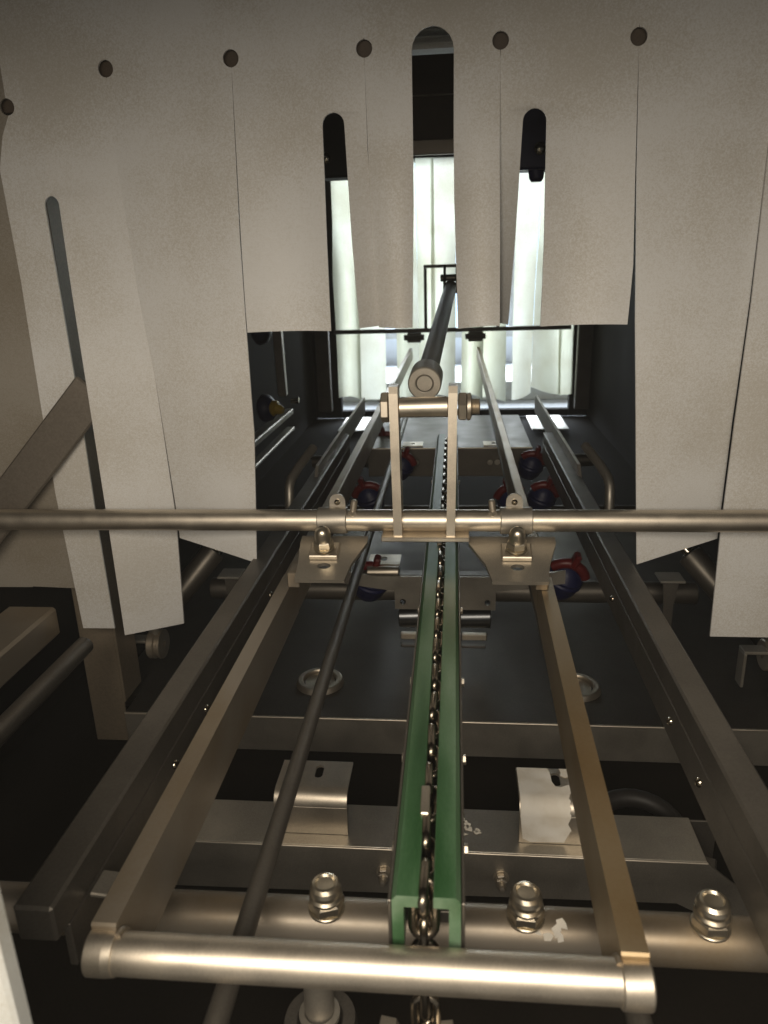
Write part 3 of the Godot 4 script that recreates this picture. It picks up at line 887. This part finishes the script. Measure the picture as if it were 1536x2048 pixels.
func spray_lines() -> void:
	for z in [[-1.24, "behind the support plate", 0.19], [-1.69, "in the middle of the tunnel", 0.19], [-2.28, "beside the deck beam", 0.17]]:
		var st := mb()
		rod(st, Vector3(-0.46, z[2], z[0] - 0.02), Vector3(0.43, z[2], z[0] - 0.02), 0.020, 20)
		tag(obj("spray_pipe", st, mats.dull), "dark horizontal spray pipe across the tank %s" % z[1], "pipe", "spray pipes across the tank")
	nozzle(Vector3(0.196, 0.235, -1.235), 0.35, "largest blue nozzle with red clip, right of the right side bar")
	nozzle(Vector3(0.207, 0.245, -1.69), 0.3, "blue nozzle with red clip close to the right outer rail, just behind the shaft")
	nozzle(Vector3(0.130, 0.240, -1.69), -0.3, "blue nozzle with red clip between right rod and fork")
	nozzle(Vector3(0.206, 0.255, -1.95), 0.3, "small blue nozzle with red clip at the far right guide plate")
	nozzle(Vector3(-0.206, 0.245, -1.69), -0.35, "blue nozzle with red clip left of the left guide rod")
	nozzle(Vector3(-0.140, 0.260, -1.93), 0.35, "blue nozzle with red clip tucked against the left fork arm")
	nozzle(Vector3(-0.206, 0.262, -2.18), -0.2, "farthest small blue nozzle by the left side bar")
	nozzle(Vector3(-0.150, 0.225, -1.24), 0.3, "blue nozzle mostly hidden by the slotted tab, red clip showing")

func side_gear() -> void:
	# arm reaching through the outermost slot
	var st := mb()
	bar(st, Vector3(-0.70, 0.385, -0.935), Vector3(-0.4845, 0.617, -0.9575), 0.006, 0.054, Vector3(-0.75, 0.65, 0.0), 0.003)
	tag(obj("slanting_arm", st, mats.smooth), "grey flat arm slanting up through the outermost curtain slot", "arm")
	st = mb()
	span(st, -0.66, -0.585, 0.255, 0.300, -0.45, -0.945, 0.004)
	tag(obj("side_beam", st, mats.stained), "square steel beam along the left wall below the curtain", "beam")
	st = mb()
	rod(st, Vector3(-0.525, 0.262, -0.40), Vector3(-0.525, 0.262, -0.90), 0.013, 20)
	tag(obj("side_pipe", st, mats.dull), "thin dark pipe along the left wall under the square beam", "pipe")
	# spray tube and little shelf brackets beside the rails
	for s in [[-1.0, "left"], [1.0, "right"]]:
		var k: float = s[0]
		var sp := thing("spray_tube", "brown spray tube with a nozzle tip behind the %s hanging strips" % s[1], "tube", Vector3(CX + k * 0.43, 0.24, -1.15), "side spray tubes")
		var t := mb()
		rod(t, Vector3(CX + k * 0.475, 0.215, -1.10), Vector3(CX + k * 0.400, 0.300, -1.17), 0.020, 22)
		obj("tube", t, mats.dull, sp)
		t = mb()
		rod(t, Vector3(CX + k * 0.402, 0.298, -1.168), Vector3(CX + k * 0.385, 0.318, -1.18), 0.008, 14)
		hexnut(t, Vector3(CX + k * 0.402, 0.298, -1.168), Vector3(-k * 0.02, 0.02, -0.01), 0.011, 0.008)
		obj("tip", t, mats.chrome, sp)
		var br := thing("shelf_bracket", "small T-shaped bracket beside the %s outer rail" % s[1], "bracket", Vector3(CX + k * 0.37, 0.2, -1.15), "T-shaped brackets")
		t = mb()
		span(t, CX + k * 0.37 - 0.020, CX + k * 0.37 + 0.020, 0.260, 0.264, -1.14, -1.18, 0.001)
		obj("shelf", t, mats.steel, br)
		t = mb()
		prism(t, PackedVector2Array([V(-0.012, 0.2598), V(0.014, 0.2598), V(0.008, 0.215), V(0.008, 0.16), V(-0.008, 0.16), V(-0.008, 0.215)]), 0.004, Vector3(CX + k * 0.37, 0, -1.158))
		obj("gusset", t, mats.dull, br)
		# roller and its holder under the strips
		var rl := thing("roller_holder", "small roller on an angle bracket under the %s strips" % s[1], "roller", Vector3(CX + k * 0.53, 0.1, -1.12), "rollers under the curtain")
		t = mb()
		lathe(t, Vector3(CX + k * 0.515, 0.145, -1.12), Vector3(1, 0, 0), [V(0.006, 0), V(0.024, 0), V(0.026, 0.002), V(0.026, 0.012), V(0.022, 0.014), V(0.022, 0.018), V(0.026, 0.02), V(0.026, 0.024), V(0.006, 0.025)], 26)
		obj("roller", t, mats.stained, rl)
		t = mb()
		rod(t, Vector3(CX + k * 0.515 + 0.012, 0.165, -1.12), Vector3(CX + k * 0.515 + 0.012, 0.24, -1.12), 0.010, 16)
		span(t, CX + k * 0.515 - 0.036, CX + k * 0.515 + 0.012, 0.155, 0.160, -1.10, -1.125, 0.001)
		span(t, CX + k * 0.515 - 0.036, CX + k * 0.515 - 0.031, 0.095, 0.155, -1.10, -1.125, 0.001)
		obj("holder", t, mats.steel, rl)
	# deep left wall: hatch frame, ledges and a blue and yellow spray head
	var fr := thing("hatch_frame", "narrow pale upright frame with two ledges on the deep left wall", "frame", Vector3(-0.58, 0.3, -2.4))
	st = mb()
	bar(st, Vector3(-0.600, 0.345, -2.55), Vector3(-0.600, 0.80, -2.52), 0.030, 0.030, Vector3.RIGHT, 0.003)
	obj("upright", st, mats.steel, fr)
	st = mb()
	bar(st, Vector3(-0.605, 0.276, -2.0), Vector3(-0.600, 0.276, -2.62), 0.035, 0.02, Vector3.UP, 0.003)
	obj("ledge", st, mats.steel, fr)
	st = mb()
	bar(st, Vector3(-0.605, 0.206, -2.0), Vector3(-0.605, 0.206, -2.66), 0.03, 0.012, Vector3.UP, 0.003)
	obj("ledge", st, mats.steel, fr)
	st = mb()
	rod(st, Vector3(-0.585, 0.318, -2.60), Vector3(-0.555, 0.318, -2.60), 0.010, 14)
	obj("knob", st, mats.chrome, fr)
	for q in [[Vector3(-0.600, 0.340, -2.33), "blue spray head with a yellow tip on the deep left wall, lower one", 1], [Vector3(-0.600, 0.585, -2.33), "blue spray head on the deep left wall, just under the curtain edge", 0]]:
		var sh := thing("wall_sprayer", q[1], "sprayer", q[0], "spray heads on the left wall")
		var t := mb()
		lathe(t, q[0] - Vector3(0.02, 0, 0), Vector3(1, 0.1, 0.2), [V(0, 0), V(0.040, 0), V(0.046, 0.01), V(0.040, 0.03), V(0.022, 0.045), V(0, 0.05)], 20, true)
		obj("body", t, mats.blue, sh)
		if q[2] == 1:
			t = mb()
			lathe(t, q[0] + Vector3(0.016, 0.005, 0.012), Vector3(1, -0.25, 0.25), [V(0, 0), V(0.024, 0), V(0.026, 0.012), V(0.018, 0.018), V(0.014, 0.034), V(0.010, 0.04), V(0, 0.04)], 18)
			obj("tip", t, mats.yellow, sh)
	# below the front bar
	var cup := thing("levelling_foot", "round levelling foot with a threaded shank under the cross pipe", "foot", Vector3(-0.108, 0.17, -0.432))
	st = mb()
	lathe(st, Vector3(-0.108, 0.150, -0.432), Vector3.UP, [V(0.030, 0), V(0.030, 0.030), V(0.0285, 0.036), V(0.019, 0.036), V(0.0175, 0.034), V(0.0175, 0.01), V(0, 0.01)], 32)
	obj("cup", st, mats.dull, cup)
	st = mb()
	rod(st, Vector3(-0.108, 0.160, -0.432), Vector3(-0.108, 0.2525, -0.436), 0.012, 20)
	lathe(st, Vector3(-0.108, 0.188, -0.432), Vector3.UP, [V(0.012, 0), V(0.0165, 0.001), V(0.0165, 0.005), V(0.012, 0.006)], 24)
	obj("shank", st, mats.steel, cup)
	st = mb()
	var hp := []
	for k in 15:
		var a := -0.5 + k * 0.24
		hp.append(Vector3(0.215 + 0.050 * cos(a), 0.118 + 0.012 * sin(a), -0.735 - 0.045 * sin(a)))
	hp.append(Vector3(0.150, 0.09, -0.70))
	sweep(st, hp, 0.011, 14)
	tag(obj("drain_hose", st, mats.rubber), "dark curved drain hose in the tank, right of the labelled bracket", "hose")
	st = mb()
	box(st, Vector3(0.262, 0.121, -0.690), Vector3(0.055, 0.006, 0.024), 0.002, Basis(Vector3.UP, -0.35))
	tag(obj("hose_clip", st, mats.dull), "small dull plate lying beside the curved drain hose", "plate")
	var yk := thing("chain_yoke", "small bright steel yoke clasping the chain under the front bar", "yoke", Vector3(CX, 0.24, -0.36))
	for s: float in [-1.0, 1.0]:
		st = mb()
		prism(st, PackedVector2Array([V(s * 0.004, 0.238), V(s * 0.008, 0.262), V(s * 0.014, 0.278), V(s * 0.024, 0.280), V(s * 0.026, 0.270), V(s * 0.026, 0.225), V(s * 0.004, 0.225)]), 0.012, Vector3(CX - 0.008, 0, -0.366))
		obj("jaw", st, mats.bright, yk)
	st = mb()
	box(st, Vector3(-0.238, 0.350, -0.395), Vector3(0.030, 0.004, 0.022), 0.001, Basis(Vector3.FORWARD, 0.1))
	tag(obj("spacer_tab", st, mats.steel), "small pale spacer tab between left outer rail and front frame", "tab")

# ---------------------------------------------------------------- housing and far end
func housing() -> void:
	var st := mb()
	span(st, -0.78, 0.72, -0.03, -0.002, 0.02, -3.9, 0.001)
	struct("floor", st, mats.wall)
	for s in [[-0.80, -0.745], [0.685, 0.74]]:
		st = mb()
		span(st, s[0], s[1], -0.03, 1.36, -0.20, -3.95, 0.002)
		struct("side_wall", st, mats.wall)
	st = mb()
	span(st, -0.745, 0.685, 1.30, 1.36, -0.24, -3.95, 0.001)
	struct("ceiling", st, mats.wall)
	st = mb()  # out of view; added and set in height to shade the upper curtain
	span(st, -0.745, 0.685, 0.930, 1.30, -0.20, -0.235, 0.002)
	tag(obj("shading_hood", st, mats.wall), "unseen hood edge above the camera, added to shade the curtain top", "hood")
	# inner side baffles towards the exit
	for s in [[-0.71, -0.640, "left"], [0.605, 0.675, "right"]]:
		st = mb()
		span(st, s[0], s[1], 0.05, 1.25, -3.80, -3.84, 0.003)
		tag(obj("exit_jamb", st, mats.dull), "dark grey upright jamb on the %s of the bright exit" % s[2], "jamb", "jambs of the exit opening")
	# end wall round the exit opening, thickness kept
	st = mb()
	span(st, -0.745, -0.602, -0.002, 1.30, -3.90, -3.95, 0.002)
	span(st, 0.590, 0.685, -0.002, 1.30, -3.90, -3.95, 0.002)
	span(st, -0.601, 0.589, 1.24, 1.30, -3.90, -3.95, 0.002)
	span(st, -0.601, 0.589, -0.002, 0.035, -3.90, -3.95, 0.002)
	struct("end_wall", st, mats.wall)
	# duct above, seen through the tall middle slot
	st = mb()
	span(st, -0.088, 0.036, 1.034, 1.115, -1.12, -1.16, 0.006)
	for k in 9:
		span(st, -0.086, 0.034, 1.037 + k * 0.008, 1.040 + k * 0.008, -1.1165, -1.1195, 0.001)
	tag(obj("ribbed_duct", st, mats.panel), "pale ribbed duct seen at the top of the tall middle slot", "duct")
	var bf := thing("ceiling_baffle", "dark brown sheet hanging from the tunnel ceiling with a lighter folded lower lip", "baffle", Vector3(0, 1.0, -1.9))
	st = mb()
	span(st, -0.742, 0.682, 1.038, 1.297, -1.898, -1.902, 0.001)
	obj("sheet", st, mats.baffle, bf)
	st = mb()
	span(st, -0.742, 0.682, 1.006, 1.0375, -1.888, -1.902, 0.002)
	obj("lip", st, mats.stained, bf)
	st = mb()
	span(st, -0.742, 0.682, 1.128, 1.131, -1.8955, -1.8975, 0.0005)
	obj("seam", st, mats.stained, bf)
	# dark hanging pieces behind the side slots
	for x in [[-0.245, "left", false], [0.170, "right", true]]:
		var d := thing("hanging_nozzle", "dark hanging nozzle block seen at the top of the %s side slot" % x[1], "nozzle", Vector3(x[0], 1.0, -1.6), "hanging nozzle blocks")
		st = mb()
		span(st, x[0] - 0.075, x[0] + 0.075, 0.932, 1.10, -1.58, -1.64, 0.004)
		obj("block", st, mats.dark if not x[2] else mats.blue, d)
		st = mb()
		if x[2]:
			lathe(st, Vector3(x[0] - 0.012, 0.9315, -1.60), Vector3.DOWN, [V(0.016, 0), V(0.014, 0.014), V(0.010, 0.020), V(0, 0.020)], 16)
			obj("spout", st, mats.blue, d)
			st = mb()
		lathe(st, Vector3(x[0] - 0.008, 0.968, -1.5795), Vector3.BACK, [V(0.012, 0), V(0.009, 0.005), V(0, 0.006)], 16, true)
		obj("fitting", st, mats.chrome, d)
	# entrance panel, very near, lower left
	st = mb()
	span(st, -0.36, -0.2055, 0.0, 0.62, -0.238, -0.250, 0.002)
	tag(obj("entrance_guard", st, mats.panel), "pale grey panel edge in the lower left corner, close to the camera", "guard")

func exit_end() -> void:
	# hanging strips of the exit
	var cur := thing("exit_curtain", "brightly backlit translucent strip curtain at the far exit", "curtain", Vector3(0, 0.1, -3.86))
	var r := RandomNumberGenerator.new()
	r.seed = 19
	var x := -0.598
	var k := 0
	while x < 0.53:
		var w := r.randf_range(0.085, 0.13)
		var gap: float = [0.0, 0.045, 0.004, 0.0, 0.04, 0.0, 0.045, 0.004, 0.0, 0.04, 0.0, 0.0][k % 12]
		var st := mb()
		var lean := r.randf_range(-0.02, 0.02)
		var bot := r.randf_range(0.095, 0.135)
		strip(st, [V(x, 1.25), V(x + lean, 0.05)], [V(x + w, 1.25), V(x + w + lean * 0.6, 0.05)], 1.25, bot, bot + r.randf_range(-0.008, 0.008), -3.86 - 0.012 * (k % 3), [r.randf_range(-0.02, 0.02), r.randf_range(-0.35, 0.35), 0.012, r.randf_range(-0.5, 0.5)], 0.0)
		obj("strip", st, mats.far_strip_green if k % 3 == 1 else mats.far_strip, cur)
		x += w + gap - (0.012 if gap < 0.004 else 0.0)
		k += 1
	# cross bar that carries the far ends of the side bars
	var b := thing("exit_crossbar", "thin dark cross bar before the exit, holding the far rail ends", "bar", Vector3(0, 0.45, -3.74))
	var st2 := mb()
	span(st2, -0.60, 0.56, 0.452, 0.472, -3.735, -3.755, 0.002)
	obj("bar", st2, mats.dull, b)
	for q in [-0.200, 0.100]:
		st2 = mb()
		span(st2, q - 0.035, q + 0.035, 0.405, 0.451, -3.725, -3.76, 0.004)
		rod(st2, Vector3(q - 0.05, 0.43, -3.73), Vector3(q + 0.05, 0.43, -3.73), 0.014, 14)
		obj("rail_clamp", st2, mats.dull, b)
	st2 = mb()
	for e in [[-0.150, -0.135, 0.4725, 0.752], [0.20, 0.215, 0.4725, 0.752], [-0.150, 0.215, 0.7525, 0.768]]:
		span(st2, e[0], e[1], e[2], e[3], -3.738, -3.752, 0.001)
	obj("guard_frame", st2, mats.dull, b)
	# room beyond the exit
	st2 = mb()
	span(st2, -2.2, 2.2, -0.06, -0.03, -3.96, -6.4, 0.001)
	struct("far_room_floor", st2, mats.room)
	st2 = mb()
	span(st2, -2.2, 2.2, -0.06, 2.6, -6.40, -6.45, 0.001)
	struct("far_room_wall", st2, mats.room)
	var w := thing("far_window", "bright daylit window beyond the exit, seen between the strips", "window", Vector3(0, 0.2, -6.3))
	for q in [[-1.5, -0.5], [-0.44, 0.44], [0.5, 1.5]]:
		st2 = mb()
		span(st2, q[0], q[1], 0.25, 2.3, -6.36, -6.37, 0.001)
		obj("pane", st2, mats.window, w)
	st2 = mb()
	span(st2, -1.2, 1.2, -0.028, 0.085, -4.55, -5.2, 0.004)
	tag(obj("far_table", st2, mats.panel), "low pale bench top just beyond the exit strips", "bench")
	st2 = mb()
	span(st2, -1.56, 1.56, 0.19, 0.249, -6.34, -6.39, 0.003)
	for q in [-1.56, -0.5, 0.44, 1.5]:
		span(st2, q + 0.001, q + 0.059, 0.25, 2.3, -6.34, -6.39, 0.003)
	obj("frame", st2, mats.panel, w)

# ---------------------------------------------------------------- scene
func _ready() -> void:
	rng.seed = 12
	var cam := Camera3D.new()
	cam.name = "camera"
	add_child(cam)
	var yaw := deg_to_rad(5.75)
	var pitch := deg_to_rad(18.25)
	var roll := deg_to_rad(-1.75)
	cam.transform = Transform3D(Basis(Vector3.UP, yaw) * Basis(Vector3.RIGHT, -pitch) * Basis(Vector3.BACK, roll), Vector3(0, 0.76, 0))
	var ca := CameraAttributesPhysical.new()
	ca.frustum_focal_length = 17.343
	ca.frustum_focus_distance = 0.95
	ca.exposure_aperture = 6.5
	ca.frustum_near = 0.02
	ca.frustum_far = 60.0
	cam.attributes = ca
	cam.fov = 69.36
	cam.near = 0.02
	cam.far = 60.0
	cam.current = true

	var we := WorldEnvironment.new()
	we.name = "environment"
	var env := Environment.new()
	env.background_mode = Environment.BG_COLOR
	env.background_color = Color(0.46, 0.445, 0.42)
	env.tonemap_mode = Environment.TONE_MAPPER_LINEAR
	env.tonemap_exposure = 1.0
	env.sdfgi_enabled = true
	env.ssao_enabled = true
	env.ssil_enabled = true
	# thin fog added to lift the blacks like lens glare round the exit
	env.fog_enabled = true
	env.fog_density = 0.011
	env.fog_light_color = Color(0.93, 0.93, 0.92)
	we.environment = env
	add_child(we)

	# warm lamp just above and behind the camera, outside the entrance
	var lamp := AreaLight3D.new()
	lamp.name = "room_lamp"
	lamp.area_size = Vector2(0.7, 0.36)
	lamp.light_color = Color(1.0, 0.945, 0.865)
	lamp.light_energy = 1.14
	lamp.area_normalize_energy = true
	lamp.area_range = 8.0
	lamp.shadow_enabled = true
	add_child(lamp)
	lamp.look_at_from_position(Vector3(-0.05, 0.92, 0.28), Vector3(-0.03, 0.42, -0.9), Vector3.UP)
	# daylight of the window beyond the exit
	var day := AreaLight3D.new()
	day.name = "window_light"
	day.area_size = Vector2(2.8, 1.9)
	day.light_color = Color(0.93, 0.965, 1.0)
	day.light_energy = 24.0
	day.area_normalize_energy = true
	day.area_range = 12.0
	day.shadow_enabled = true
	add_child(day)
	day.look_at_from_position(Vector3(0, 1.25, -6.30), Vector3(0, 1.1, 0), Vector3.UP)

	make_materials()
	housing()
	near_curtain()
	exit_end()
	hoop()
	floor_parts()
	front_tray()
	cross_pipe()
	chain_guide()
	rails()
	pusher_frame()
	cross_shaft()
	fork()
	push_rod()
	drive_chain()
	bent_bracket(-0.203, -0.120, false)
	bent_bracket(0.071, 0.150, true)
	spray_lines()
	side_gear()
